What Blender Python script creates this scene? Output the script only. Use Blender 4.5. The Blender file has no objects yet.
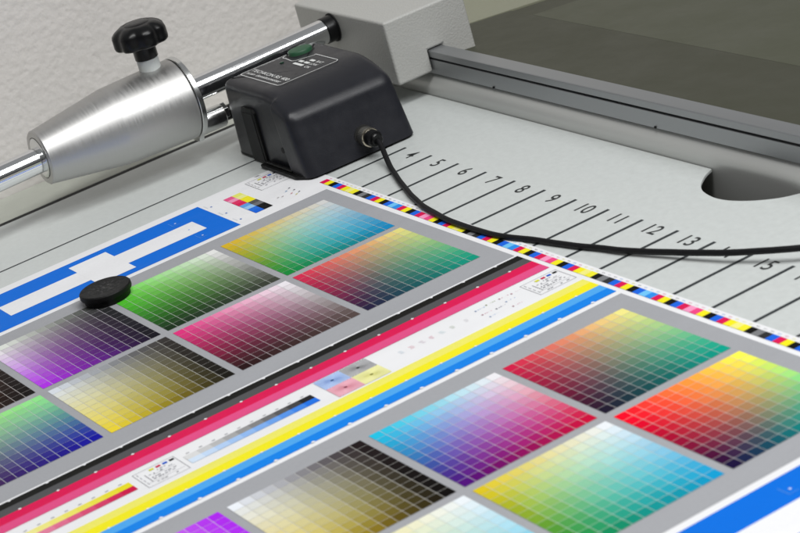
import bpy, bmesh, math, random
from mathutils import Matrix, Vector, noise
random.seed(7)
SC = bpy.context.scene
COL = SC.collection
# ------------------------------------------------------------------ camera
cd = bpy.data.cameras.new('camera'); cam = bpy.data.objects.new('camera', cd); COL.objects.link(cam)
Rw = [[0.4921149437754295, 0.8314840453960074, -0.25779287104972665],
      [0.1928287137564989, -0.392894516849406, -0.8991390247223562],
      [-0.8489051591686698, 0.3927698828570566, -0.35368326205138656]]
Cw = (1.1468952698965142, -0.431229559005597, 0.42298811377614765)
M = Matrix.Identity(4)
for i in range(3):
    M[i][0] = Rw[0][i]; M[i][1] = -Rw[1][i]; M[i][2] = -Rw[2][i]; M[i][3] = Cw[i]
cam.matrix_world = M
cd.sensor_width = 36; cd.lens = 2392.56 / 800 * 36
cd.clip_start = 0.05; cd.clip_end = 50
cd.dof.use_dof = True; cd.dof.focus_distance = 1.30; cd.dof.aperture_fstop = 27
SC.camera = cam
# ------------------------------------------------------------------ world and lamps
w = bpy.data.worlds.new('World'); SC.world = w; w.use_nodes = True
bg = w.node_tree.nodes['Background']; bg.inputs[1].default_value = 0.24
wt = w.node_tree; wc = wt.nodes.new('ShaderNodeTexCoord'); ws = wt.nodes.new('ShaderNodeSeparateXYZ'); wr = wt.nodes.new('ShaderNodeValToRGB')
wt.links.new(wc.outputs['Generated'], ws.inputs[0]); wt.links.new(ws.outputs['Z'], wr.inputs[0]); wt.links.new(wr.outputs[0], bg.inputs[0])
wr.color_ramp.elements[0].position = .05; wr.color_ramp.elements[0].color = (.16, .16, .16, 1)      # dim room around the console
wr.color_ramp.elements[1].position = .75; wr.color_ramp.elements[1].color = (1.0, 1.02, 1.04, 1)    # bright ceiling
def area(name, loc, target, sx, sy, power, col=(1, 1, 1)):
    l = bpy.data.lights.new(name, 'AREA'); l.shape = 'RECTANGLE'; l.size = sx; l.size_y = sy; l.energy = power; l.color = col
    o = bpy.data.objects.new(name, l); COL.objects.link(o); o.location = loc
    d = Vector(target) - Vector(loc); o.rotation_euler = d.to_track_quat('-Z', 'Y').to_euler()
    return o
area('ceiling_lamp', (0.72, 0.06, 1.38), (0.25, 0.0, 0), 1.1, 0.36, 14.2, (1.0, 1.0, 0.99))
area('ceiling_lamp', (1.30, 0.60, 1.25), (0.0, 0.1, 0), 0.8, 0.4, 11.5, (0.98, 0.99, 1.0))
SC.view_settings.view_transform = 'Standard'; SC.view_settings.look = 'None'
SC.view_settings.exposure = 0.08; SC.view_settings.gamma = 1.0
SC.render.engine = 'CYCLES'

# ------------------------------------------------------------------ helpers
def lin(c):
    return tuple(((v / 255) / 12.92 if v / 255 <= .04045 else ((v / 255 + .055) / 1.055) ** 2.4) for v in c)
def mat(name, rgb, rough=.5, metal=0, spec=.5, bump=None, var=None, coat=0, aniso=0):
    m = bpy.data.materials.new(name); m.use_nodes = True
    nt = m.node_tree; b = nt.nodes['Principled BSDF']
    b.inputs['Base Color'].default_value = (*rgb, 1); b.inputs['Roughness'].default_value = rough
    b.inputs['Metallic'].default_value = metal; b.inputs['Specular IOR Level'].default_value = spec
    b.inputs['Coat Weight'].default_value = coat
    tc = nt.nodes.new('ShaderNodeTexCoord')
    if var:      # (scale, amount, stretch)
        mp = nt.nodes.new('ShaderNodeMapping'); mp.inputs['Scale'].default_value = var[2] if len(var) > 2 else (1, 1, 1)
        nt.links.new(tc.outputs['Object'], mp.inputs[0])
        n = nt.nodes.new('ShaderNodeTexNoise'); n.inputs['Scale'].default_value = var[0]; n.inputs['Detail'].default_value = 6; n.inputs['Roughness'].default_value = .65
        nt.links.new(mp.outputs[0], n.inputs['Vector'])
        r = nt.nodes.new('ShaderNodeMapRange'); r.inputs[1].default_value = .3; r.inputs[2].default_value = .7
        r.inputs[3].default_value = 1 - var[1]; r.inputs[4].default_value = 1 + var[1]
        nt.links.new(n.outputs['Fac'], r.inputs[0])
        v = nt.nodes.new('ShaderNodeVectorMath'); v.operation = 'SCALE'; v.inputs[0].default_value = rgb
        nt.links.new(r.outputs[0], v.inputs['Scale']); nt.links.new(v.outputs[0], b.inputs['Base Color'])
        r2 = nt.nodes.new('ShaderNodeMapRange'); r2.inputs[1].default_value = .3; r2.inputs[2].default_value = .7
        r2.inputs[3].default_value = max(.02, rough * .85); r2.inputs[4].default_value = rough * 1.15
        nt.links.new(n.outputs['Fac'], r2.inputs[0]); nt.links.new(r2.outputs[0], b.inputs['Roughness'])
    if bump:     # (scale, strength, distance, stretch, detail)
        mp = nt.nodes.new('ShaderNodeMapping'); mp.inputs['Scale'].default_value = bump[3] if len(bump) > 3 else (1, 1, 1)
        nt.links.new(tc.outputs['Object'], mp.inputs[0])
        n = nt.nodes.new('ShaderNodeTexNoise'); n.inputs['Scale'].default_value = bump[0]; n.inputs['Detail'].default_value = bump[4] if len(bump) > 4 else 3
        nt.links.new(mp.outputs[0], n.inputs['Vector'])
        bp = nt.nodes.new('ShaderNodeBump'); bp.inputs['Strength'].default_value = bump[1]; bp.inputs['Distance'].default_value = bump[2]
        nt.links.new(n.outputs['Fac'], bp.inputs['Height']); nt.links.new(bp.outputs[0], b.inputs['Normal'])
    return m
def obj(name, bm, m, parent=None, smooth=False, bevel=0, segs=3, loc=None):
    me = bpy.data.meshes.new(name); bm.to_mesh(me); bm.free()
    o = bpy.data.objects.new(name, me); COL.objects.link(o)
    if m is not None:
        for x in (m if isinstance(m, (list, tuple)) else [m]): me.materials.append(x)
    if smooth:
        for p in me.polygons: p.use_smooth = True
        if smooth != True:
            md = o.modifiers.new('edges', 'EDGE_SPLIT'); md.split_angle = math.radians(smooth)
    if bevel:
        md = o.modifiers.new('bevel', 'BEVEL'); md.width = bevel; md.segments = segs; md.limit_method = 'ANGLE'; md.angle_limit = math.radians(35)
        md.harden_normals = True
        for p in me.polygons: p.use_smooth = True
    if parent:
        o.parent = parent
        o.matrix_parent_inverse = Matrix.Translation(-parent.location) if parent.location.length else Matrix.Identity(4)
    return o
def tag(o, label, cat=None, group=None, kind=None):
    if label: o['label'] = label
    if cat: o['category'] = cat
    if group: o['group'] = group
    if kind: o['kind'] = kind
    return o
def thing(name, loc, label, cat, group=None):
    o = bpy.data.objects.new(name, None); COL.objects.link(o); o.location = loc; o.empty_display_size = .01
    return tag(o, label, cat, group)
def box(bm, x0, x1, y0, y1, z0, z1):
    v = [bm.verts.new(p) for p in [(x0, y0, z0), (x1, y0, z0), (x1, y1, z0), (x0, y1, z0), (x0, y0, z1), (x1, y0, z1), (x1, y1, z1), (x0, y1, z1)]]
    for f in [(0, 3, 2, 1), (4, 5, 6, 7), (0, 1, 5, 4), (1, 2, 6, 5), (2, 3, 7, 6), (3, 0, 4, 7)]: bm.faces.new([v[i] for i in f])
    return bm
def lathe(bm, prof, origin, axis='Z', n=64, rfun=None):
    """prof: list of (radius, height along the axis)."""
    rings = []
    for r, h in prof:
        ring = []
        for k in range(n):
            a = 2 * math.pi * k / n; rr = r * (rfun(a, r, h) if rfun else 1)
            c, s = rr * math.cos(a), rr * math.sin(a)
            p = {'Z': (c, s, h), 'Y': (s, h, c), 'X': (h, c, s)}[axis]
            ring.append(bm.verts.new(Vector(origin) + Vector(p)))
        rings.append(ring)
    for a, b in zip(rings, rings[1:]):
        for k in range(n): bm.faces.new([a[k], a[(k + 1) % n], b[(k + 1) % n], b[k]])
    bm.faces.new(rings[0][::-1]); bm.faces.new(rings[-1])
    bmesh.ops.recalc_face_normals(bm, faces=bm.faces[:])
    return bm
def prism_x(bm, prof, x0, x1):
    a = [bm.verts.new((x0, y, z)) for y, z in prof]; b = [bm.verts.new((x1, y, z)) for y, z in prof]
    n = len(prof)
    for k in range(n): bm.faces.new([a[k], a[(k + 1) % n], b[(k + 1) % n], b[k]])
    bm.faces.new(a[::-1]); bm.faces.new(b); bmesh.ops.recalc_face_normals(bm, faces=bm.faces[:])
    return bm
def prism_z(bm, prof, z0, z1):
    a = [bm.verts.new((x, y, z0)) for x, y in prof]; b = [bm.verts.new((x, y, z1)) for x, y in prof]
    n = len(prof)
    for k in range(n): bm.faces.new([a[k], a[(k + 1) % n], b[(k + 1) % n], b[k]])
    bm.faces.new(a[::-1]); bm.faces.new(b); bmesh.ops.recalc_face_normals(bm, faces=bm.faces[:])
    return bm
def text_bm(body, size, cx, cy, z, sx=1, weight=0, align='CENTER', rot=0):
    cu = bpy.data.curves.new('text', 'FONT'); cu.body = body; cu.size = size; cu.offset = weight; cu.align_x = align; cu.extrude = 0
    cu.resolution_u = 6
    o = bpy.data.objects.new('text', cu); COL.objects.link(o); bpy.context.view_layer.update()
    dg = bpy.context.evaluated_depsgraph_get(); me = bpy.data.meshes.new_from_object(o.evaluated_get(dg))
    bm = bmesh.new(); bm.from_mesh(me); bpy.data.objects.remove(o); bpy.data.curves.remove(cu); bpy.data.meshes.remove(me)
    for v in bm.verts:
        x, y = v.co.x * sx, v.co.y
        v.co = (cx + x * math.cos(rot) - y * math.sin(rot), cy + x * math.sin(rot) + y * math.cos(rot), z)
    for f in bm.faces:
        if f.normal.z < 0: f.normal_flip()
    return bm
def merge(bms):
    out = bmesh.new()
    for b in bms:
        me = bpy.data.meshes.new('tmp'); b.to_mesh(me); b.free(); out.from_mesh(me); bpy.data.meshes.remove(me)
    return out

# ------------------------------------------------------------------ materials
m_plate = mat('plate_paint', lin((199, 203, 201)), .42, spec=.4, var=(260, .05), bump=(900, .12, .0004))
m_ledge = mat('ledge_paint', lin((185, 188, 178)), .5, spec=.35, var=(90, .06), bump=(1100, .4, .0006))
m_wall = mat('wall_plaster', lin((214, 210, 206)), .75, spec=.3, var=(12, .03))
m_gap = mat('dark_gap', (.012, .012, .012), .8)
m_under = mat('console_inside', lin((92, 92, 84)), .55, spec=.35, bump=(700, .2, .0004))
m_edge = mat('rolled_edge_paint', lin((205, 206, 203)), .40, metal=.25, spec=.5, bump=(1300, .22, .0003))
m_tick = mat('tick_print', lin((54, 58, 60)), .6, spec=.25, var=(400, .12))
m_digit = mat('number_print', lin((50, 52, 52)), .6, spec=.25)
m_rail = mat('rail_aluminium', lin((158, 160, 162)), .38, metal=.75, var=(60, .05, (.05, 1, 1)))
m_slot = mat('rail_slot', (.012, .013, .015), .7)
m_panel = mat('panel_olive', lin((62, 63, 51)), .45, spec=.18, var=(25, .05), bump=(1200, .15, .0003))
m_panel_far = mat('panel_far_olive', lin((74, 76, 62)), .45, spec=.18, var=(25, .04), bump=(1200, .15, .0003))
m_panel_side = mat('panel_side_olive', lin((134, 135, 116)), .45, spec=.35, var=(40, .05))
m_block = mat('block_paint', lin((176, 176, 172)), .42, spec=.45, bump=(850, .36, .0008, (1, 1, 1), 2))
m_chrome = mat('chrome', (.86, .87, .88), .09, metal=1)
m_steel = mat('zinc_steel', (.72, .73, .72), .2, metal=1)
m_alu = mat('turned_aluminium', (.53, .526, .515), .45, metal=1, var=(70, .035, (1, 14, 1)), bump=(260, .045, .0003, (.6, 16, .6), 4))
m_collar = mat('white_nylon', lin((198, 202, 200)), .5)
m_blackp = mat('black_plastic', (.004, .004, .0045), .30, spec=.3)
m_body = mat('densitometer_plastic', (.0145, .015, .0195), .36, spec=.36, var=(120, .06), bump=(1500, .16, .0003))
m_body_dark = mat('matte_black', (.005, .005, .005), .5, spec=.2)
m_green = mat('green_rubber', (.018, .085, .038), .5, var=(200, .12))
m_ledgreen = mat('green_lens', (.005, .035, .018), .2)
m_white = mat('white_print', (.75, .76, .75), .5)
m_nickel = mat('nickel', (.42, .41, .37), .34, metal=1)
m_brass = mat('bright_ring', (.75, .68, .55), .2, metal=1)
m_rubber = mat('black_cable_rubber', (.006, .006, .007), .5, spec=.25, var=(300, .2))
m_magnet = mat('black_magnet_rubber', (.005, .005, .005), .55, spec=.22, var=(230, .6), bump=(420, .3, .0004))
def scuffs(m, radius, amount, origin):
    nt = m.node_tree; b = nt.nodes['Principled BSDF']; src = b.inputs['Base Color'].links[0].from_socket
    tc = nt.nodes.new('ShaderNodeTexCoord'); mp = nt.nodes.new('ShaderNodeVectorMath'); mp.operation = 'DISTANCE'; mp.inputs[1].default_value = origin
    nt.links.new(tc.outputs['Object'], mp.inputs[0])
    n = nt.nodes.new('ShaderNodeTexNoise'); n.inputs['Scale'].default_value = 420; n.inputs['Detail'].default_value = 8; n.inputs['Roughness'].default_value = .75
    nt.links.new(tc.outputs['Object'], n.inputs['Vector'])
    r = nt.nodes.new('ShaderNodeMapRange'); r.inputs[1].default_value = radius; r.inputs[2].default_value = 0; nt.links.new(mp.outputs['Value'], r.inputs[0])
    r2 = nt.nodes.new('ShaderNodeMapRange'); r2.inputs[1].default_value = .5; r2.inputs[2].default_value = .72; nt.links.new(n.outputs['Fac'], r2.inputs[0])
    mu = nt.nodes.new('ShaderNodeMath'); mu.operation = 'MULTIPLY'; nt.links.new(r.outputs[0], mu.inputs[0]); nt.links.new(r2.outputs[0], mu.inputs[1])
    mx = nt.nodes.new('ShaderNodeMix'); mx.data_type = 'RGBA'; nt.links.new(mu.outputs[0], mx.inputs[0]); nt.links.new(src, mx.inputs[6]); mx.inputs[7].default_value = (amount, amount, amount, 1)
    nt.links.new(mx.outputs[2], b.inputs['Base Color'])
scuffs(m_magnet, .014, .16, (.0018, -.0697, .0070))
def ripple(m):
    nt = m.node_tree; b = nt.nodes['Principled BSDF']; tc = nt.nodes.new('ShaderNodeTexCoord'); mp = nt.nodes.new('ShaderNodeMapping'); mp.inputs['Scale'].default_value = (1, .35, 1)
    g = nt.nodes.new('ShaderNodeNewGeometry'); nt.links.new(g.outputs['Position'], mp.inputs[0])
    n = nt.nodes.new('ShaderNodeTexNoise'); n.inputs['Scale'].default_value = 26; n.inputs['Detail'].default_value = 2
    nt.links.new(mp.outputs[0], n.inputs['Vector'])
    bp = nt.nodes.new('ShaderNodeBump'); bp.inputs['Strength'].default_value = 1; bp.inputs['Distance'].default_value = .0022
    nt.links.new(n.outputs['Fac'], bp.inputs['Height']); nt.links.new(bp.outputs[0], b.inputs['Normal'])
def ink_material(name, rough, scale=1.0, spec=.4):
    m = bpy.data.materials.new(name); m.use_nodes = True; nt = m.node_tree; b = nt.nodes['Principled BSDF']
    a = nt.nodes.new('ShaderNodeAttribute'); a.attribute_name = 'ink'
    tc = nt.nodes.new('ShaderNodeTexCoord'); n = nt.nodes.new('ShaderNodeTexNoise'); n.inputs['Scale'].default_value = 900; n.inputs['Detail'].default_value = 2
    nt.links.new(tc.outputs['Object'], n.inputs['Vector'])
    r = nt.nodes.new('ShaderNodeMapRange'); r.inputs[1].default_value = .3; r.inputs[2].default_value = .7; r.inputs[3].default_value = .98; r.inputs[4].default_value = 1.02
    nt.links.new(n.outputs['Fac'], r.inputs[0])
    v = nt.nodes.new('ShaderNodeVectorMath'); v.operation = 'SCALE'
    nt.links.new(a.outputs['Color'], v.inputs[0]); nt.links.new(r.outputs[0], v.inputs['Scale']); nt.links.new(v.outputs[0], b.inputs['Base Color'])
    b.inputs['Roughness'].default_value = rough; b.inputs['Specular IOR Level'].default_value = spec
    ripple(m)
    return m
m_ink = ink_material('printed_ink', .5, spec=.05)
m_paper = mat('sheet_paper', lin((232, 232, 234)), .55, spec=.25, var=(14, .012)); ripple(m_paper)

# plaster relief on the wall
nt = m_wall.node_tree; b = nt.nodes['Principled BSDF']; tc = nt.nodes.new('ShaderNodeTexCoord')
n1 = nt.nodes.new('ShaderNodeTexNoise'); n1.inputs['Scale'].default_value = 260; n1.inputs['Detail'].default_value = 5; n1.inputs['Distortion'].default_value = .15
n2 = nt.nodes.new('ShaderNodeTexVoronoi'); n2.inputs['Scale'].default_value = 230; n2.feature = 'SMOOTH_F1'
nt.links.new(tc.outputs['Object'], n1.inputs['Vector']); nt.links.new(tc.outputs['Object'], n2.inputs['Vector'])
mx = nt.nodes.new('ShaderNodeMath'); mx.operation = 'ADD'; nt.links.new(n1.outputs['Fac'], mx.inputs[0]); nt.links.new(n2.outputs['Distance'], mx.inputs[1])
bp = nt.nodes.new('ShaderNodeBump'); bp.inputs['Strength'].default_value = .5; bp.inputs['Distance'].default_value = .0010
nt.links.new(mx.outputs[0], bp.inputs['Height']); nt.links.new(bp.outputs[0], b.inputs['Normal'])

# ------------------------------------------------------------------ the setting
X0, X1, Y0 = -.190, 1.25, -.95
cut = [(.1903, .1928), (.1935, .1865), (.1996, .1791), (.2055, .1744), (.2128, .1712), (.224, .1693), (.2347, .1708), (.2458, .1757), (.2563, .1838), (.2623, .1928)]
# smooth the cut-out outline
def catmull(P, n=6):
    out = []
    for i in range(len(P) - 1):
        p0 = P[max(i - 1, 0)]; p1 = P[i]; p2 = P[i + 1]; p3 = P[min(i + 2, len(P) - 1)]
        for k in range(n):
            t = k / n
            out.append(tuple(.5 * ((2 * b) + (-a + c) * t + (2 * a - 5 * b + 4 * c - d) * t * t + (-a + 3 * b - 3 * c + d) * t ** 3) for a, b, c, d in zip(p0, p1, p2, p3)))
    out.append(tuple(P[-1])); return out
cs = catmull(cut)
bm = bmesh.new(); prism_z(bm, [(X0, .1928), (X0, Y0), (X1, Y0), (X1, .1928)] + cs[::-1], -.0018, 0)
plate = tag(obj('table_top', bm, m_plate), 'pale grey painted metal table top printed with numbered zone lines', kind='structure')
md = plate.modifiers.new('bevel', 'BEVEL'); md.width = .0004; md.segments = 2; md.limit_method = 'ANGLE'
# printed zone lines and numbers
PIT = .3654 * .08; TX = -.3001 * .08
for i in range(-3, 33):
    x = TX + PIT * i; hw = .00112 if i >= 0 else .0008
    if i == -1 or i == -2: y1 = .074
    elif i == -3: y1 = .10
    else: y1 = .1347
    b_ = bmesh.new()
    vs = [b_.verts.new(p) for p in [(x - hw, Y0 + .02, .00012), (x + hw, Y0 + .02, .00012), (x + hw, y1, .00012), (x - hw, y1, .00012)]]
    b_.faces.new(vs); obj('zone_line', b_, m_tick, plate)
for n in range(3, 35):
    xc = TX + PIT * (n - 3.5) + .0002
    obj('zone_number', text_bm(str(n), .0130, xc, .1254, .00012, sx=.96, weight=.00009), m_digit, plate)
# slab below, ledge, gap, wall
b_ = bmesh.new(); box(b_, X0 - .004, X1, Y0, .1930, -.05, -.032); tag(obj('console_floor', b_, m_under), 'dark inside floor of the console under the table top', kind='structure')
b_ = bmesh.new(); box(b_, X0 - .0058, X0 - .0001, Y0, .1928, -.031, -.0004); tag(obj('edge_gap_shade', b_, m_gap), 'black strip standing in for the shaded gap along the left edge of the table top', kind='structure')  # black fill strip gives the open edge gap its shade
b_ = bmesh.new(); box(b_, -.2420, X0 - .0060, Y0, .42, -.031, -.0002); tag(obj('side_ledge', b_, m_ledge, bevel=.0008), 'grey painted ledge between the table top and the wall', kind='structure')
b_ = bmesh.new(); box(b_, -.30, -.2422, -1.3, 1.6, -.30, .24); tag(obj('wall', b_, m_wall), 'rough off-white plastered wall behind the console', kind='structure')
# rolled front edge of the rear console
prof = [(.150, -.0319), (.1934, -.0319), (.1934, .004)]
yc, zc, r = .2040, .0024, .0106
prof = [(.1935, -.0319)] + [(yc - r * math.cos(a), zc + r * math.sin(a)) for a in [math.radians(d) for d in range(0, 100, 5)]] + [(.2180, .0125), (.2180, -.0319)]
b_ = bmesh.new(); prism_x(b_, prof, X0 + .05, X1)
tag(obj('rolled_edge', b_, m_edge, smooth=40), 'satin rolled metal edge running below the guide rail', kind='structure')
# sloped olive panels behind; the rear one is darker near, lighter far
def pz(y): return .0165 - .085 * (y - .258)
def slab(name, x0, x1, y0, y1, m, lab, dz=0, x0b=None):
    b_ = bmesh.new(); xb = x0 if x0b is None else x0b
    t = [b_.verts.new((x0, y0, pz(y0) + dz)), b_.verts.new((x1, y0, pz(y0) + dz)), b_.verts.new((x1, y1, pz(y1) + dz)), b_.verts.new((xb, y1, pz(y1) + dz))]
    u = [b_.verts.new((v.co.x, v.co.y, v.co.z - .012)) for v in t]
    b_.faces.new(t); b_.faces.new(u[::-1])
    for k in range(4): b_.faces.new([t[k], u[k], u[(k + 1) % 4], t[(k + 1) % 4]])
    bmesh.ops.recalc_face_normals(b_, faces=b_.faces[:])
    return tag(obj(name, b_, m), lab, kind='structure')
slab('rear_panel', -.138, X1, .2075, .2868, m_panel, 'near part of the rear panel behind the guide rail, in dark olive')
slab('rear_panel', -.138, -.112, .2870, .60, m_panel, 'corner part of the rear panel beside the black seam, in dark olive', dz=-.0006)
slab('rear_panel', -.112, X1, .2870, .60, m_panel_far, 'far part of the rear panel, in lighter olive')
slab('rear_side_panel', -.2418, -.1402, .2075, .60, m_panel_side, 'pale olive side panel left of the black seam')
b_ = bmesh.new(); box(b_, -.1415, -.136, .2075, .60, -.033, -.026); tag(obj('panel_seam', b_, m_gap), 'black seam between side panel and rear panel', kind='structure')
# ------------------------------------------------------------------ guide rail
rail = thing('guide_rail', (.2, .20, .013), 'slotted aluminium guide rail running out of the grey housing', 'rail')
RX0, RX1 = -.130, X1
b_ = bmesh.new()
prism_x(b_, [(.1965, .0131), (.2066, .0131), (.2066, .0281), (.1969, .0281), (.1965, .0277), (.1965, .0237), (.1987, .0237), (.1987, .0223), (.1965, .0223)], RX0, RX1)
obj('rail_profile', b_, m_rail, rail, bevel=.0003, segs=2)
b_ = bmesh.new(); box(b_, RX0, RX1, .1986, .1990, .0224, .0236); obj('slot_insert', b_, m_slot, rail)
for x in (-.018, .142, .302, .462):
    b_ = bmesh.new(); lathe(b_, [(.0007, -.0008), (.0007, 0), (.0006, .0004)], (x, .1967, .0138), 'Y', 16)
    obj('rail_screw', b_, m_body_dark, rail, smooth=30)

# ------------------------------------------------------------------ housing block
block = thing('carriage_housing', (-.143, .20, .0148), 'grey textured metal housing block at the end of the chrome rod', 'housing')
BX0, BX1, BY0, BY1, BZ0, BZ1 = -.2020, -.0855, .1716, .2285, .0148, .0549
prof = [(BY0, BZ0), (.1960, BZ0), (.1960, .0286), (.2068, .0286), (.2068, .0165), (BY1, .0165), (BY1, BZ1), (BY0, BZ1)]
b_ = bmesh.new(); prism_x(b_, prof, BX0, BX1); obj('housing_shell', b_, m_block, block, bevel=.0017, segs=5)
b_ = bmesh.new(); lathe(b_, [(.0092, 0), (.0092, .0006), (.0086, .0008)], (-.153, BY0 - .0007, .0448), 'Y', 48); obj('bore_shadow_ring', b_, m_gap, block, smooth=30)
b_ = bmesh.new(); box(b_, BX0 + .003, BX1 - .004, .209, .226, -.004, .0164)
obj('housing_foot', b_, m_body_dark, block)

# ------------------------------------------------------------------ rod with cone carrier
RXc, RZc, RR = -.1530, .0390, .0077
rod = thing('guide_rod', (RXc, -.06, RZc), 'polished chrome rod running from the left into the grey housing', 'rod')
b_ = bmesh.new(); lathe(b_, [(RR, -1.1), (RR, .175)], (RXc, 0, RZc), 'Y', 96); obj('rod_shaft', b_, m_chrome, rod, smooth=30)
b_ = bmesh.new(); lathe(b_, [(RR + .0003, .1640), (RR + .0006, .1645), (RR + .0006, .1712)], (RXc, 0, RZc), 'Y', 64); obj('end_collar', b_, m_blackp, rod, smooth=30)

rod.rotation_euler.x = math.atan(.025)
cone = thing('clamp_hub', (RXc, .02, RZc), 'satin aluminium cone-shaped clamp hub on the chrome rod', 'clamp')
b_ = bmesh.new()
pr_ = [(.0092, -.0300), (.0092, -.0322), (.0128, -.0322), (.0128, -.0330), (.0160, -.0330), (.0167, -.0323), (.0167, -.0315)]
for k in range(9):
    t = k / 8; pr_.append((.0167 + (.0238 - .0167) * t, -.0315 + (.0150 + .0315) * t))
pr_ += [(.02388, .0156), (.0243, .028), (.0248, .045), (.0251, .0612), (.0247, .0618), (.009, .0618)]
lathe(b_, pr_, (RXc, 0, RZc + .0015), 'Y', 128); obj('hub_body', b_, m_alu, cone, smooth=6)
b_ = bmesh.new(); lathe(b_, [(.0094, -.0334), (.0112, -.0336), (.0122, -.0332), (.0122, -.0310), (.0094, -.0310)], (RXc, 0, RZc + .0015), 'Y', 64); obj('bushing', b_, m_steel, cone, smooth=30)
b_ = bmesh.new(); lathe(b_, [(.0093, -.0304), (.0093, -.0301)], (RXc, 0, RZc + .0015), 'Y', 48); obj('bore_shade', b_, m_gap, cone, smooth=30)  # dark disc puts the shade of the rod clearance into colour
# end flange: a disc with a tongue pointing down
def flange_outline(n=96):
    P = []
    for k in range(n):
        a = 2 * math.pi * k / n
        P.append((.0256 * math.sin(a), .0256 * math.cos(a)))
    return P
b_ = bmesh.new(); outline = flange_outline()
outline = [(x, z) if z > -.0225 else (x * .80, -.0272 if abs(x) < .0105 else z - .002) for x, z in outline]
def prism_y(bm, prof, y0, y1):
    a = [bm.verts.new((x, y0, z)) for x, z in prof]; b = [bm.verts.new((x, y1, z)) for x, z in prof]; n = len(prof)
    for k in range(n): bm.faces.new([a[k], a[(k + 1) % n], b[(k + 1) % n], b[k]])
    bm.faces.new(a[::-1]); bm.faces.new(b); bmesh.ops.recalc_face_normals(bm, faces=bm.faces[:]); return bm
prism_y(b_, [(RXc + x, RZc + .0015 + z) for x, z in outline], .0622, .0656); obj('end_flange', b_, m_steel, cone, bevel=.0005, segs=2)
b_ = bmesh.new(); lathe(b_, [(.0236, .0616), (.0236, .0624)], (RXc, 0, RZc + .0015), 'Y', 64); obj('spacer_ring', b_, m_body_dark, cone, smooth=30)
# lower arm rod from the flange to the instrument
b_ = bmesh.new(); lathe(b_, [(.0070, .0664), (.0070, .0835), (.0066, .0840)], (RXc + .001, 0, .0215), 'Y', 64); obj('spigot', b_, m_steel, cone, smooth=30)
b_ = bmesh.new(); lathe(b_, [(.0046, .0838), (.0046, .108)], (RXc + .001, 0, .0215), 'Y', 24); obj('spigot_pin', b_, m_blackp, cone, smooth=30)
b_ = bmesh.new(); lathe(b_, [(.0056, .0838), (.0056, .0868)], (RXc + .001, 0, .0230), 'Y', 6); obj('hex_nut', b_, m_steel, cone, bevel=.0003)

# clamping knob on the hub: a part of it, with neck and collar
KO = (RXc, .0490, -.0006)
def lobes(a, r, h):
    d = (1 + math.cos(7 * a + .5)) * .5
    return 1 - .11 * (1 - d) ** 2 * min(1, (r / .0150) ** 3)
b_ = bmesh.new(); lathe(b_, [(.0110, .0806), (.0154, .0810), (.0163, .0818), (.0167, .0832), (.0166, .0888), (.0161, .0902), (.0144, .0919), (.0118, .0934), (.0086, .0944), (.0078, .0941), (.0070, .0946), (.003, .0948)], KO, 'Z', 140, lobes)
knob = obj('knob', b_, m_blackp, cone, smooth=48); knob['label'] = 'black lobed plastic knob on a white collar'
def sub(name, bm, m, smooth):
    o = obj(name, bm, m, None, smooth=smooth); o.parent = knob; o.matrix_parent_inverse = Matrix.Translation(-cone.location); return o
b_ = bmesh.new(); lathe(b_, [(.0066, .058), (.0066, .0715), (.0062, .0722)], KO, 'Z', 48); c_ = obj('collar', b_, m_collar, None, smooth=30); c_.parent = knob
b_ = bmesh.new(); lathe(b_, [(.0066, .0722), (.0070, .0726), (.0070, .0800), (.0078, .0812)], KO, 'Z', 48); n_ = obj('neck', b_, m_blackp, None, smooth=50); n_.parent = knob

# ------------------------------------------------------------------ printed sheet
sheet = thing('printed_sheet', (.2, -.1, .0), 'large printed test sheet with colour charts lying on the table top', 'sheet')
SX0, SX1, SY0, SY1 = -.0843, 1.0, -.60, .0876
b_ = bmesh.new(); box(b_, SX0, SX1, SY0, SY1, .00015, .0004); obj('paper', b_, m_paper, sheet)
class Ink:
    def __init__(s): s.v = []; s.f = []; s.c = []
    def poly(s, pts, c, z=.0006):
        i = len(s.v); s.v += [(x, y, z) for x, y in pts]; s.f.append(tuple(range(i, i + len(pts)))); s.c.append(lin(c))
    def rect(s, x0, x1, y0, y1, c, z=.0006): s.poly([(x0, y0), (x1, y0), (x1, y1), (x0, y1)], c, z)
    def build(s, name, label=None):
        me = bpy.data.meshes.new(name); me.from_pydata(s.v, [], s.f); me.update()
        a = me.color_attributes.new('ink', 'FLOAT_COLOR', 'CORNER'); k = 0
        for p, c in zip(me.polygons, s.c):
            for _ in p.loop_indices: a.data[k].color = (*c, 1); k += 1
        me.materials.append(m_ink); o = bpy.data.objects.new(name, me); COL.objects.link(o)
        o.parent = sheet; o.matrix_parent_inverse = Matrix.Translation(-sheet.location)
        if label: o['label'] = label
        return o
PAPER = (232, 232, 234); GREY = (160, 161, 165)
CY = (20, 128, 226); CYl = (78, 164, 232); MG = (216, 24, 82); MGl = (222, 78, 132); YE = (238, 228, 34); YEl = (234, 228, 104)
BK = (26, 26, 24); BKm = (52, 52, 50); BKl = (82, 82, 84); BL = (14, 108, 214)
# grey fields behind the charts
k = Ink(); k.rect(-.0142, .1826, SY0 + .01, .0757, GREY, .00050); k.build('grey_field', 'grey printed field behind the upper charts')
k = Ink(); k.rect(.2732, .4692, SY0 + .01, .0760, GREY, .00050); k.build('grey_field', 'grey printed field behind the lower charts')
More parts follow.
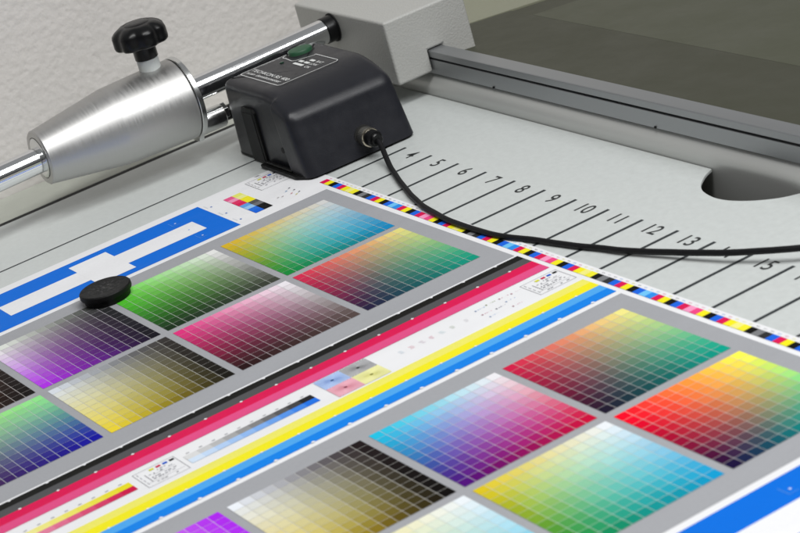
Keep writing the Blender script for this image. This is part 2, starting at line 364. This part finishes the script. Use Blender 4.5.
# charts
S = .08; PU = 1.0711 * S; PV = .8775 * S; CU = S; CV = .8249 * S
def chart(x0, y0, L, T, R_, B, label, mid=None, N=12):
    k = Ink(); avg = [(a + b + c + d) / 4 for a, b, c, d in zip(L, T, R_, B)]
    line = [min(255, v * .16 + 188) for v in avg]
    k.rect(x0, x0 + CU, y0, y0 + CV, line, .0006)
    g = .00013
    for i in range(N):
        for j in range(N):
            u = i / (N - 1); v = j / (N - 1)
            G = 1.25
            c = [(L[q] ** G * (1 - u) * (1 - v) + T[q] ** G * (1 - u) * v + R_[q] ** G * u * v + B[q] ** G * u * (1 - v)) ** (1 / G) for q in range(3)]
            if mid:
                h = 16 * u * (1 - u) * v * (1 - v)
                base = [((L[q] ** G + T[q] ** G + R_[q] ** G + B[q] ** G) / 4) ** (1 / G) for q in range(3)]
                c = [c[q] + (mid[q] - base[q]) * h ** .8 for q in range(3)]
            jit = random.uniform(-2.5, 2.5)
            c = [max(1, min(252, t * (.84 + .16 * min(1, t / 120)) + jit)) for t in c]
            # the white lines fade out where the ink is almost white, so cells there nearly touch
            a0 = x0 + CU * i / N + (g if i else 0); a1 = x0 + CU * (i + 1) / N - (g if i < N - 1 else 0)
            b0 = y0 + CV * j / N + (g if j else 0); b1 = y0 + CV * (j + 1) / N - (g if j < N - 1 else 0)
            k.rect(a0, a1, b0, b1, c, .00068)
    return k.build('colour_chart', label)
up = [
 (0, 0, (214, 178, 40), (216, 216, 214), (16, 132, 186), (20, 136, 62), 'chart fading from white to yellow, blue and green', (122, 188, 178)),
 (1, 0, (212, 48, 84), (228, 218, 130), (8, 148, 122), (38, 30, 66), 'chart fading from cream to red, teal and navy, in the upper row', (112, 124, 106)),
 (0, 1, (104, 224, 66), (228, 228, 226), (66, 70, 60), (14, 50, 18), 'chart fading from white to bright green and black green', (92, 142, 72)),
 (1, 1, (226, 56, 128), (236, 230, 236), (86, 72, 70), (42, 10, 14), 'chart fading from white to pink and dark maroon', (140, 78, 104)),
 (0, 2, (236, 240, 232), (58, 60, 58), (12, 8, 26), (172, 50, 226), 'chart fading from white to violet and black', (110, 76, 124)),
 (1, 2, (216, 222, 230), (54, 50, 48), (18, 14, 4), (232, 208, 56), 'chart fading from white to yellow and black beside the black stripe', (164, 158, 112)),
 (0, 3, (206, 130, 90), (58, 44, 40), (10, 2, 2), (92, 40, 20), 'dark brown chart cut by the left edge of the photo', None),
 (1, 3, (160, 214, 120), (146, 232, 142), (14, 12, 156), (74, 40, 74), 'chart fading from pale green to deep blue', (110, 136, 140)),
 (0, 4, (230, 230, 230), (200, 60, 60), (90, 20, 30), (40, 120, 180), None, None),
 (1, 4, (230, 230, 230), (200, 190, 60), (90, 70, 30), (40, 120, 80), None, None)]
lo = [
 (0, 0, (204, 30, 74), (236, 226, 134), (8, 156, 134), (30, 22, 46), 'chart fading from cream to red, teal and navy, in the lower row', (122, 124, 104)),
 (1, 0, (255, 0, 44), (255, 242, 84), (6, 190, 160), (28, 14, 62), 'chart fading from bright yellow to pure red and dark violet', (176, 118, 84)),
 (0, 1, (34, 186, 220), (232, 230, 234), (198, 8, 62), (80, 4, 116), 'chart fading from white to cyan, crimson and purple', (156, 114, 182)),
 (1, 1, (214, 190, 36), (228, 232, 236), (16, 150, 200), (18, 130, 60), 'chart fading from white to yellow, cyan and green in front', (128, 194, 168)),
 (0, 2, (230, 234, 240), (34, 24, 26), (8, 4, 2), (206, 178, 50), 'chart fading from white to gold and black between the purple and cyan charts', (160, 154, 116)),
 (1, 2, (232, 216, 120), (230, 236, 240), (80, 182, 212), (90, 190, 120), 'pale chart of cream and light cyan cut by the lower edge of the photo', None),
 (0, 3, (240, 200, 240), (170, 40, 232), (180, 70, 240), (240, 120, 240), 'bright violet chart cut by the lower edge of the photo', None),
 (1, 3, (230, 230, 230), (200, 100, 160), (90, 20, 90), (140, 120, 180), None, None)]
for X_, block_ in ((0.0, up), (3.6024 * S, lo)):
    for r_, c_, L, T, R_, B, lab, mid in block_: chart(X_ + r_ * PU, -c_ * PV, L, T, R_, B, lab, mid)
# solid ink stripes between the two fields
stripes = [(.1845, .1906, BK, 'black printed stripe'), (.1906, .1976, BKl, 'dark grey printed stripe'), (.1976, .2053, MG, 'magenta printed stripe'), (.2053, .2131, MGl, 'pink printed stripe'),
           (.2417, .2484, YEl, 'pale yellow printed stripe'), (.2484, .2555, YE, 'yellow printed stripe'), (.2555, .2622, CYl, 'light blue printed stripe'), (.2622, .2693, CY, 'blue printed stripe')]
marks = {1: (.1847, .0011, 0), 3: (.1976, .0009, .0002), 6: (.2555, .0008, 0), 8: (.2692, .0011, 0)}
for q, (x0, x1, c, lab) in enumerate(stripes, 1):
    k = Ink(); k.rect(x0, x1, SY0 + .01, .0762, c)
    if q in marks:
        mx_, r, dy = marks[q]
        for i in range(-30, 4):
            y = .0064 + .0188 * i + dy
            if y < .075: k.poly([(mx_ - r, y), (mx_, y - r), (mx_ + r, y), (mx_, y + r)], PAPER, .00072)
    k.build('ink_stripe', lab)
# control strip at the right edge of the sheet
tab = dict(M=MG, Y=YE, K=(18, 18, 18), C=(30, 100, 218), c=(110, 190, 238), d=(46, 140, 228), y=(238, 232, 130), z=(238, 230, 50), k=(120, 121, 124), q=(48, 48, 50), m=(240, 150, 190), n=(232, 70, 130))
seq = 'MYKC' + 'MYyzKkqCMYKCcdMYKCMmnYKC' * 10
k = Ink(); x = .0101 - 8 * .00486; 
for ch in seq:
    if x > SX1 - .02: break
    k.rect(x, x + .00486, .0791, .0841, tab[ch]); x += .00486
k.build('control_strip', 'narrow strip of small cyan, magenta, yellow and black patches')
k = Ink(); x = .0101 - 8 * .00486
for ch in seq:
    if x > SX1 - .02: break
    c = tab[ch]
    for q in range(2):
        k.rect(x + .0014 + q * .0011, x + .0020 + q * .0011, .0852 + .0002 * (q % 2), .0860, [min(236, t * .35 + 152) for t in c])
    x += .00486
k.build('control_strip_marks')
# registration boxes with the white cross
def blue_box(dx, label, y1=.0223):
    k = Ink(); k.rect(-.0755 + dx, -.0190 + dx, SY0 + .02, y1, BL, .0005)
    k.rect(-.0560 + dx, -.0362 + dx, -.112, .0092, PAPER, .00056)
    k.rect(-.0685 + dx, -.0253 + dx, -.0637, -.0405, PAPER, .0006)
    k.rect(-.0560 + dx, -.0362 + dx, -.44, -.26, PAPER, .00056); k.rect(-.0685 + dx, -.0253 + dx, -.36, -.34, PAPER, .0006)
    for x, y in ((-.0645, .0024), (-.0284, .0027)):
        k.rect(x + dx - .0006, x + dx + .0006, y - .0005, y + .0005, (200, 215, 240), .00062)
        k.rect(x + dx - .0040, x + dx + .0030, y - .0030, y - .0027, (90, 150, 225), .00062)
        k.rect(x + dx + .0030, x + dx + .0033, y - .0030, y + .0015, (90, 150, 225), .00062)
    k.rect(-.0460 + dx, -.0450 + dx, .0018, .0026, (90, 140, 215), .00062)
    o = k.build('blue_target', label)
    k2 = Ink()
    for x in (-.0656, -.0457, -.0270):
        k2.rect(x + dx - .0007, x + dx + .0007, .0260, .0270, (70, 115, 190), .0006)
        k2.rect(x + dx - .0060, x + dx + .0004, .0242, .0244, (196, 204, 214), .0006)
    k2.build('blue_marks')
blue_box(0, 'blue block with white cross beside the magnet'); blue_box(.5495, 'blue block with white bar at the lower right corner', .0600)
# little ink block near the instrument
k = Ink(); xa, xm, xb, ya, ym, yb = -.0680, -.0470, -.0256, .0356, .0411, .0467
def steps(x0, x1, y0, y1, cs):
    n = len(cs)
    for i, c in enumerate(cs): k.rect(x0 + (x1 - x0) * i / n, x0 + (x1 - x0) * (i + 1) / n, y0, y1, c)
steps(xa, xm, ym, yb, [(226, 228, 110), (232, 232, 150), (236, 226, 40), (238, 228, 36)]); steps(xm, xb, ym, yb, [(82, 82, 84), (110, 110, 112), (18, 18, 18), (22, 22, 22)])
steps(xa, xm, ya, ym, [(226, 90, 140), (236, 150, 184), (222, 50, 100), (216, 30, 84)]); steps(xm, xb, ya, ym, [(96, 160, 226), (150, 196, 238), (34, 110, 220), (26, 100, 216)])
k.build('ink_block', 'small block of yellow, magenta, cyan and black steps')
# information boxes
def info_box(x0, x1, y0, y1, dark=(150, 150, 154)):
    k = Ink(); t = .00022
    for a in ((x0, x1, y0, y0 + t), (x0, x1, y1 - t, y1), (x0, x0 + t, y0, y1), (x1 - t, x1, y0, y1)): k.rect(*a, dark)
    for i, c in enumerate(((214, 214, 60), (200, 30, 80), (30, 90, 200), (16, 16, 16))):
        k.rect(x0 + .0018, x0 + .0036, y0 + .0073 + i * .0034, y0 + .0096 + i * .0034, c)
    rr = random.Random(5)
    k.rect(x0 + .0052, x0 + .0148, y0 + .0038, y0 + .0041, dark); k.rect(x0 + .0148, x0 + .0150, y0 + .002, y1 - .001, (176, 176, 180))
    k.rect(x0 + .0086, x0 + .0088, y0 + .0065, y1 - .003, (170, 170, 174))
    for xx in (.0052, .0070, .0105, .0124, .0164):
        y = y0 + .0052
        while y < y1 - .0035:
            wd = rr.uniform(.0004, .0016)
            if rr.random() < .62: k.rect(x0 + xx, x0 + xx + rr.uniform(.0004, .0009), y, y + wd, (142, 142, 148))
            y += wd + rr.uniform(.0003, .0012)
    for q in range(4): k.rect(x0 + .0015 + q * .004, x0 + .0040 + q * .004, y0 + .0014, y0 + .0018, (190, 190, 194))
    k.build('info_box', None)
info_box(.2181, .2368, .0553, .0761); info_box(.2181, .2372, -.1536, -.1330); info_box(-.0783, -.0563, .0552, .0764, (88, 88, 92)); info_box(.2181, .2372, -.36, -.34)
# star targets
def star(x0, x1, y0, y1, c, pale, n=44):
    c = [c[q] * .8 + pale[q] * .2 for q in range(3)]
    k = Ink(); k.rect(x0, x1, y0, y1, pale, .0006); cx, cy = (x0 + x1) / 2, (y0 + y1) / 2; rx, ry = (x1 - x0) / 2, (y1 - y0) / 2
    def edge(a):
        dx, dy = math.cos(a), math.sin(a); s = min(rx / abs(dx) if abs(dx) > 1e-9 else 9, ry / abs(dy) if abs(dy) > 1e-9 else 9); return (cx + dx * s, cy + dy * s)
    for i in range(n):
        a = 2 * math.pi * (i + .25) / n; b = 2 * math.pi * (i + .60) / n
        k.poly([(cx, cy), edge(a), edge(b)], c, .00066)
    c = [t * .6 for t in c]
    k.poly([(cx + .0009 * math.cos(a), cy + .0009 * math.sin(a)) for a in [j * math.pi / 8 for j in range(16)]], c, .0007)
    k.build('star_target')
star(.2139, .2268, -.0577, -.0440, (60, 120, 216), (204, 220, 242)); star(.2139, .2268, -.0440, -.0298, (56, 56, 58), (208, 208, 210))
star(.2268, .2399, -.0577, -.0440, (216, 70, 110), (240, 204, 214)); star(.2268, .2399, -.0440, -.0298, (222, 220, 90), (240, 238, 190))
# step ramps
def ramp(x0, xm, x1, ytop, step, A, B, n=10, name='step_ramp'):
    k = Ink()
    for i in range(n):
        f = (i / (n - 1)) ** .8
        y1 = ytop - i * step; y0 = y1 - step
        k.rect(x0, xm, y0, y1, [A[q] * (1 - f) + 214 * f for q in range(3)]); k.rect(xm, x1, y0, y1, [B[q] * (1 - f) + (206, 222, 240)[q] * f for q in range(3)])
        k.rect(x0 - .0022, x0 - .0014, y0 + .0024, y0 + .0040, (176, 176, 180))
    k.build(name)
ramp(.2237, .2288, .2340, -.0645, .0066, (34, 34, 36), (34, 112, 222))
k = Ink()
for i in range(12):
    f = (i / 11) ** .9; y1 = -.1573 - i * .0066; y0 = y1 - .0066
    k.rect(.2226, .2279, y0, y1, [(226, 214, 36)[q] * (1 - f) + (240, 236, 200)[q] * f for q in range(3)]); k.rect(.2279, .2331, y0, y1, [(200, 22, 72)[q] * (1 - f) + (240, 200, 216)[q] * f for q in range(3)])
    k.rect(.2204, .2212, y0 + .0024, y0 + .0040, (176, 176, 180))
k.build('step_ramp')
# tiny coloured register ticks
k = Ink(); rr = random.Random(11)
for i, y in enumerate((-.0164, -.0105, -.0048, .0005, .0064, .0121, .0198)):
    for q in range(3):
        c = [(190, 206, 216), (226, 170, 180), (206, 190, 200), (220, 160, 176), (196, 216, 220), (180, 190, 170), (215, 212, 215)][i]
        k.rect(.2243 + q * .0013, .2246 + q * .0013, y - .001 + rr.uniform(-.0004, .0004), y + .0007 + rr.uniform(0, .0006), [t + 8 for t in c])
k.build('tick_row'); k = Ink()
for (x, y) in ((.2206, .0277), (.2275, .0272), (.2331, .0281), (.2196, .0343), (.2283, .0347), (.2199, .0417), (.2260, .0417), (.2338, .0406), (.2206, .0482)):
    c = rr.choice([(150, 150, 160), (190, 150, 160), (150, 170, 200), (160, 170, 140), (226, 160, 140)])
    k.rect(x, x + .0013, y, y + .0008, [t * .95 for t in c])
    for q in range(4): k.rect(x + .0002 + rr.uniform(0, .0005), x + .0005 + rr.uniform(0, .0005), y + .0016 + q * .0011, y + .0023 + q * .0011, [min(240, t * 1.15) for t in c])
k.build('tick_cluster'); k = Ink()
for x, y, c in ((-.0411, .0656, (40, 40, 50)), (-.0351, .0657, (40, 40, 50)), (-.0291, .0658, (40, 40, 50)), (-.0383, .0621, (60, 140, 200)), (-.0315, .0621, (205, 60, 80)), (-.0270, .0630, (214, 200, 60)), (-.0327, .0568, (170, 160, 160)), (-.0340, .0545, (180, 175, 170))):
    k.rect(x - .0004, x + .0004, y - .0006, y + .0006, [t * .7 + 50 for t in c]); k.rect(x + .0010, x + .0012, y - .0018, y - .0006, [t * .5 + 110 for t in c])
k.build('register_ticks'); k = Ink()
k.rect(-.0829, -.0824, .0640, .0668, (130, 130, 134)); k.rect(-.0818, -.0814, .0646, .0676, (150, 150, 154))
k.build('corner_tick')

# ------------------------------------------------------------------ magnet on the sheet
mg = thing('round_magnet', (.0018, -.0697, .0008), 'round black rubber magnet lying on the printed sheet', 'magnet')
b_ = bmesh.new(); lathe(b_, [(.0120, .0008), (.0125, .0011), (.0127, .0030), (.0131, .0038)], (.0018, -.0697, 0), 'Z', 72); obj('magnet_base', b_, m_magnet, mg, smooth=35)
b_ = bmesh.new(); lathe(b_, [(.0131, .0037), (.0139, .0042), (.0142, .0050), (.0141, .0068), (.0136, .0074), (.0112, .0073), (.0080, .0069), (.004, .0068)], (.0018, -.0697, 0), 'Z', 72)
obj('magnet_cap', b_, m_magnet, mg, smooth=35)

# ------------------------------------------------------------------ densitometer
dn = thing('densitometer', (-.085, .112, .0), 'charcoal plastic scan densitometer with green button standing on the sheet edge', 'densitometer')
def roundcorner(P, rads, n=8):
    out = []; N = len(P)
    for i in range(N):
        p = Vector(P[i]); a = Vector(P[i - 1]); b = Vector(P[(i + 1) % N]); r = rads[i]
        u = (a - p).normalized(); v = (b - p).normalized()
        ang = u.angle(v); d = min(r / math.tan(ang / 2), (a - p).length * .48, (b - p).length * .48)
        s, e = p + u * d, p + v * d
        for k in range(n + 1):
            t = k / n; q = s * (1 - t) ** 2 + p * 2 * t * (1 - t) + e * t * t; out.append((q.x, q.y))
    return out
def resample(P, step=.0016):
    out = []
    for i in range(len(P)):
        a, b = Vector(P[i]), Vector(P[(i + 1) % len(P)]); L = (b - a).length; n = max(1, int(L / step))
        for k in range(n): q = a + (b - a) * k / n; out.append((q.x, q.y))
    return out
foot = roundcorner([(-.1340, .0800), (-.0610, .0800), (-.0585, .0768), (-.0362, .0768), (-.0352, .1500), (-.1340, .1500)], [.005, .002, .003, .008, .008, .006])
foot = resample(foot)
def ztop(x, y=0):
    z = .0478
    if x > -.080: z -= .0112 * min(1.3, (x + .080) / .036) ** 1.8
    return z
N = len(foot); nor = []
for i in range(N):
    a, b = Vector(foot[i - 3]), Vector(foot[(i + 3) % N]); d = (b - a).normalized(); nor.append(Vector((d.y, -d.x)))
def draft(p, t):
    x, y = p
    fx = (x + .134) / .098
    return Vector((x + (.0030 * (1 - fx) - .0082 * fx) * t, y + (0.0008 if y < .11 else -.0010) * t))
b_ = bmesh.new(); rings = []
def ring(inset, fz):
    out = []
    for i, p in enumerate(foot):
        q0 = draft(p, 1); base = draft(p, min(1, fz)) - nor[i] * inset
        out.append((base, q0))
    return out
RAD = .0056
levels = []
for t in (0, .12, .3, .5, .7, .85): levels.append((0, t, 0))
for k in range(0, 7):
    a = k / 6 * math.pi / 2; levels.append((RAD * (1 - math.cos(a)), None, RAD * (1 - math.sin(a))))
for ins, t, drop in levels:
    rg = []
    for i, p in enumerate(foot):
        if t is not None:
            q = draft(p, t); zt = ztop(draft(p, 1).x) - RAD; z = .0016 + (zt - .0016) * t
        else:
            q = draft(p, 1) - nor[i] * ins; z = ztop(q.x) - drop
        rg.append(b_.verts.new((q.x, q.y, z)))
    rings.append(rg)
cx, cy = -.088, .113
last = [v.co.copy() for v in rings[-1]]
for s in (.93, .8, .62, .42, .2):
    rg = []
    for c in last:
        x, y = cx + (c.x - cx) * s, cy + (c.y - cy) * s; rg.append(b_.verts.new((x, y, ztop(x))))
    rings.append(rg)
for a, b in zip(rings, rings[1:]):
    for i in range(N): b_.faces.new([a[i], a[(i + 1) % N], b[(i + 1) % N], b[i]])
cv = b_.verts.new((cx, cy, ztop(cx)))
for i in range(N): b_.faces.new([rings[-1][i], rings[-1][(i + 1) % N], cv])
b_.faces.new(rings[0][::-1]); bmesh.ops.recalc_face_normals(b_, faces=b_.faces[:])
obj('body_shell', b_, m_body, dn, smooth=38)
b_ = bmesh.new(); base = resample(roundcorner([(-.1325, .0800), (-.0935, .0800), (-.0935, .0738), (-.0480, .0738), (-.0380, .0790), (-.0356, .1490), (-.1325, .1490)], [.002, .001, .002, .006, .006, .006, .005]))
prism_z(b_, base, .0008, .0026); obj('base_plate', b_, m_body_dark, dn, bevel=.0003, segs=2)
# guide channel on the face towards the sheet
b_ = bmesh.new(); prism_y(b_, [(-.1125, .0010), (-.0930, .0010), (-.0930, .0325), (-.0950, .0350), (-.1080, .0350), (-.1100, .0325)], .0788, .0812); obj('guide_channel', b_, m_body_dark, dn, bevel=.0005, segs=2)
b_ = bmesh.new(); prism_y(b_, [(-.1095, .0012), (-.0955, .0012), (-.0955, .0318), (-.1072, .0318)], .0784, .0789); obj('channel_slot', b_, m_gap, dn)
b_ = bmesh.new(); lathe(b_, [(.0018, .0792), (.0018, .0796), (.0010, .0797)], (-.0672, 0, .0136), 'Y', 24); obj('screw_hole', b_, m_gap, dn, smooth=30)
b_ = bmesh.new(); box(b_, -.0905, -.0560, .0760, .0785, .0026, .0042); obj('skirt_lip', b_, m_body_dark, dn, bevel=.0008, segs=2)
# button and lamp
def ell(a, r, h): return math.sqrt(1 / (math.cos(a) ** 2 / 1.0 + math.sin(a) ** 2 / 1.35))
b_ = bmesh.new(); lathe(b_, [(.0066, .0470), (.0066, .0496), (.0062, .0502), (.0048, .0505), (.002, .0506)], (-.1205, .1310, 0), 'Z', 48, ell); obj('green_button', b_, m_green, dn, smooth=40)
b_ = bmesh.new(); lathe(b_, [(.0078, .0470), (.0078, .04790)], (-.1205, .1310, 0), 'Z', 48, ell); obj('button_recess', b_, m_gap, dn, smooth=30)
b_ = bmesh.new(); lathe(b_, [(.0014, .0470), (.0014, .0482), (.0010, .0485)], (-.1150, .1150, 0), 'Z', 24); obj('indicator_lamp', b_, m_ledgreen, dn, smooth=30)
# printed outline
def ribbon(P, wd, z, closed=False):
    bm = bmesh.new(); n = len(P); L = []; Rr = []
    for i in range(n):
        a = Vector(P[(i - 1) if (closed or i > 0) else i]); c = Vector(P[(i + 1) % n if (closed or i < n - 1) else i]); d = (c - a).normalized(); q = Vector((-d.y, d.x)) * wd / 2
        L.append(bm.verts.new((P[i][0] + q.x, P[i][1] + q.y, z))); Rr.append(bm.verts.new((P[i][0] - q.x, P[i][1] - q.y, z)))
    for i in range(n if closed else n - 1):
        j = (i + 1) % n; bm.faces.new([L[i], Rr[i], Rr[j], L[j]])
    bmesh.ops.recalc_face_normals(bm, faces=bm.faces[:])
    for f in bm.faces:
        if f.normal.z < 0: f.normal_flip()
    return bm
P = [(-.1262, .1200)]
def arc(cx, cy, r, a0, a1, n=8): return [(cx + r * math.cos(math.radians(a0 + (a1 - a0) * i / n)), cy + r * math.sin(math.radians(a0 + (a1 - a0) * i / n))) for i in range(n + 1)]
P = [(-.1265, .1242)] + [(-.1265, .0942)] + arc(-.1240, .0942, .0025, 180, 270) + arc(-.0775, .0942, .0025, 270, 360) + arc(-.0775, .1305, .0025, 0, 90) + [(-.1030, .1330)] + arc(-.1060, .1310, .0025, 50, 0, 4)
P += [(-.1068, .1240)] + arc(-.1110, .1235, .0040, 0, -90, 5) + [(-.1200, .1203)] + arc(-.1225, .1223, .0022, -90, -180, 4)
P2 = []
for i in range(len(P)):
    if not P2 or (Vector(P[i]) - Vector(P2[-1])).length > 1e-4: P2.append(P[i])
obj('printed_outline', ribbon(P2, .00055, .04800), m_white, dn)
obj('printed_name', merge([text_bm('TECHKON RS 400', .0043, -.1010, .0984, .04805, sx=1.38, weight=.00004), text_bm('scan densitometer', .0038, -.1016, .0945, .04805, sx=1.52, weight=.00002)]), m_white, dn)
bl = bmesh.new()
def blob(x, y, a, c):
    pts = roundcorner([(x - a, y - c), (x + a, y - c), (x + a, y + c), (x - a, y + c)], [.0007] * 4, 4); bl.faces.new([bl.verts.new((p[0], p[1], .0480)) for p in pts])
blob(-.0990, .1180, .0060, .0011); blob(-.1022, .1219, .0026, .0011); blob(-.0952, .1219, .0028, .0011); blob(-.0948, .1257, .0028, .0011)
obj('printed_symbols', bl, m_white, dn)
obj('printed_captions', merge([text_bm('OK', .0034, -.0868, .1165, .0480, sx=1.2, weight=.00002), text_bm('LOW', .0034, -.0868, .1207, .0480, sx=1.1, weight=.00002), text_bm('BAT', .0034, -.0860, .1247, .0480, sx=1.2, weight=.00002)]), m_white, dn)

# ------------------------------------------------------------------ plug and cable
cable = thing('signal_cable', (.0, .1195, .0), 'black rubber cable curving from its nickel plug across the table top', 'cable')
PO = (0, .1185, .0117)
b_ = bmesh.new(); lathe(b_, [(.0062, -.043), (.0064, -.0383)], PO, 'X', 40); obj('socket_ring', b_, m_gap, dn, smooth=30)
def knurl(a, r, h): return 1 + .012 * math.cos(36 * a)
b_ = bmesh.new(); lathe(b_, [(.0055, -.042), (.0057, -.0376), (.0057, -.0328), (.0054, -.0322)], PO, 'X', 144, knurl); plug = obj('plug', b_, m_nickel, cable, smooth=40)
b_ = bmesh.new(); lathe(b_, [(.0056, -.0325), (.0057, -.0320), (.0056, -.0314), (.0050, -.0312)], PO, 'X', 48); o_ = obj('bright_rim', b_, m_brass, None, smooth=40); o_.parent = plug
b_ = bmesh.new(); lathe(b_, [(.0049, -.0315), (.0049, -.0262), (.0043, -.0252), (.0036, -.0250), (.0036, -.0232), (.0030, -.0226)], PO, 'X', 48); o_ = obj('plug_sleeve', b_, m_blackp, None, smooth=40); o_.parent = plug
pts = [(-.0290, .1185, .0117), (-.0250, .1185, .0116), (-.0215, .1180, .0108), (-.0165, .1168, .0080), (-.0090, .1140, .0048), (.0020, .1098, .0024), (.0277, .1010, .0017), (.0500, .0938, .0018), (.0703, .0885, .0020), (.0900, .0848, .0022), (.1100, .0829, .0022), (.1290, .0828, .0021),
       (.1483, .0838, .0019), (.1650, .0872, .0017), (.1828, .0919, .0016), (.2030, .0962, .0016), (.2219, .1010, .0018), (.2400, .1052, .0022), (0.2573, 0.1110, 0.0028), (0.2797, 0.1180, 0.0040), (0.3003, 0.1258, 0.0052), (0.3140, 0.1326, 0.0060), (0.3262, 0.1402, 0.0065), (0.3375, 0.1483, 0.0068)]
pts += [(.385, .168, .0055), (.44, .150, .0030), (.52, .09, .0020), (.62, .04, .0018), (.77, .04, .0016), (.95, .05, .0016)]
cu = catmull(pts, 12)
cu = [(x, y + .0005 * noise.noise(Vector((x * 60, 3, 1))), z) for x, y, z in cu]; R0 = .00156
cb = bmesh.new(); prev = None; rings = []
for i, p in enumerate(cu):
    a = Vector(cu[max(i - 1, 0)]); c = Vector(cu[min(i + 1, len(cu) - 1)]); d = (c - a).normalized()
    s = d.cross(Vector((0, 0, 1))).normalized(); u = s.cross(d)
    rings.append([cb.verts.new(Vector(p) + (s * math.cos(t) + u * math.sin(t)) * R0) for t in [k * math.pi / 8 for k in range(16)]])
for a, b in zip(rings, rings[1:]):
    for k_ in range(16): cb.faces.new([a[k_], a[(k_ + 1) % 16], b[(k_ + 1) % 16], b[k_]])
cb.faces.new(rings[0]); cb.faces.new(rings[-1]); bmesh.ops.recalc_face_normals(cb, faces=cb.faces[:])
obj('cord', cb, m_rubber, cable, smooth=True)
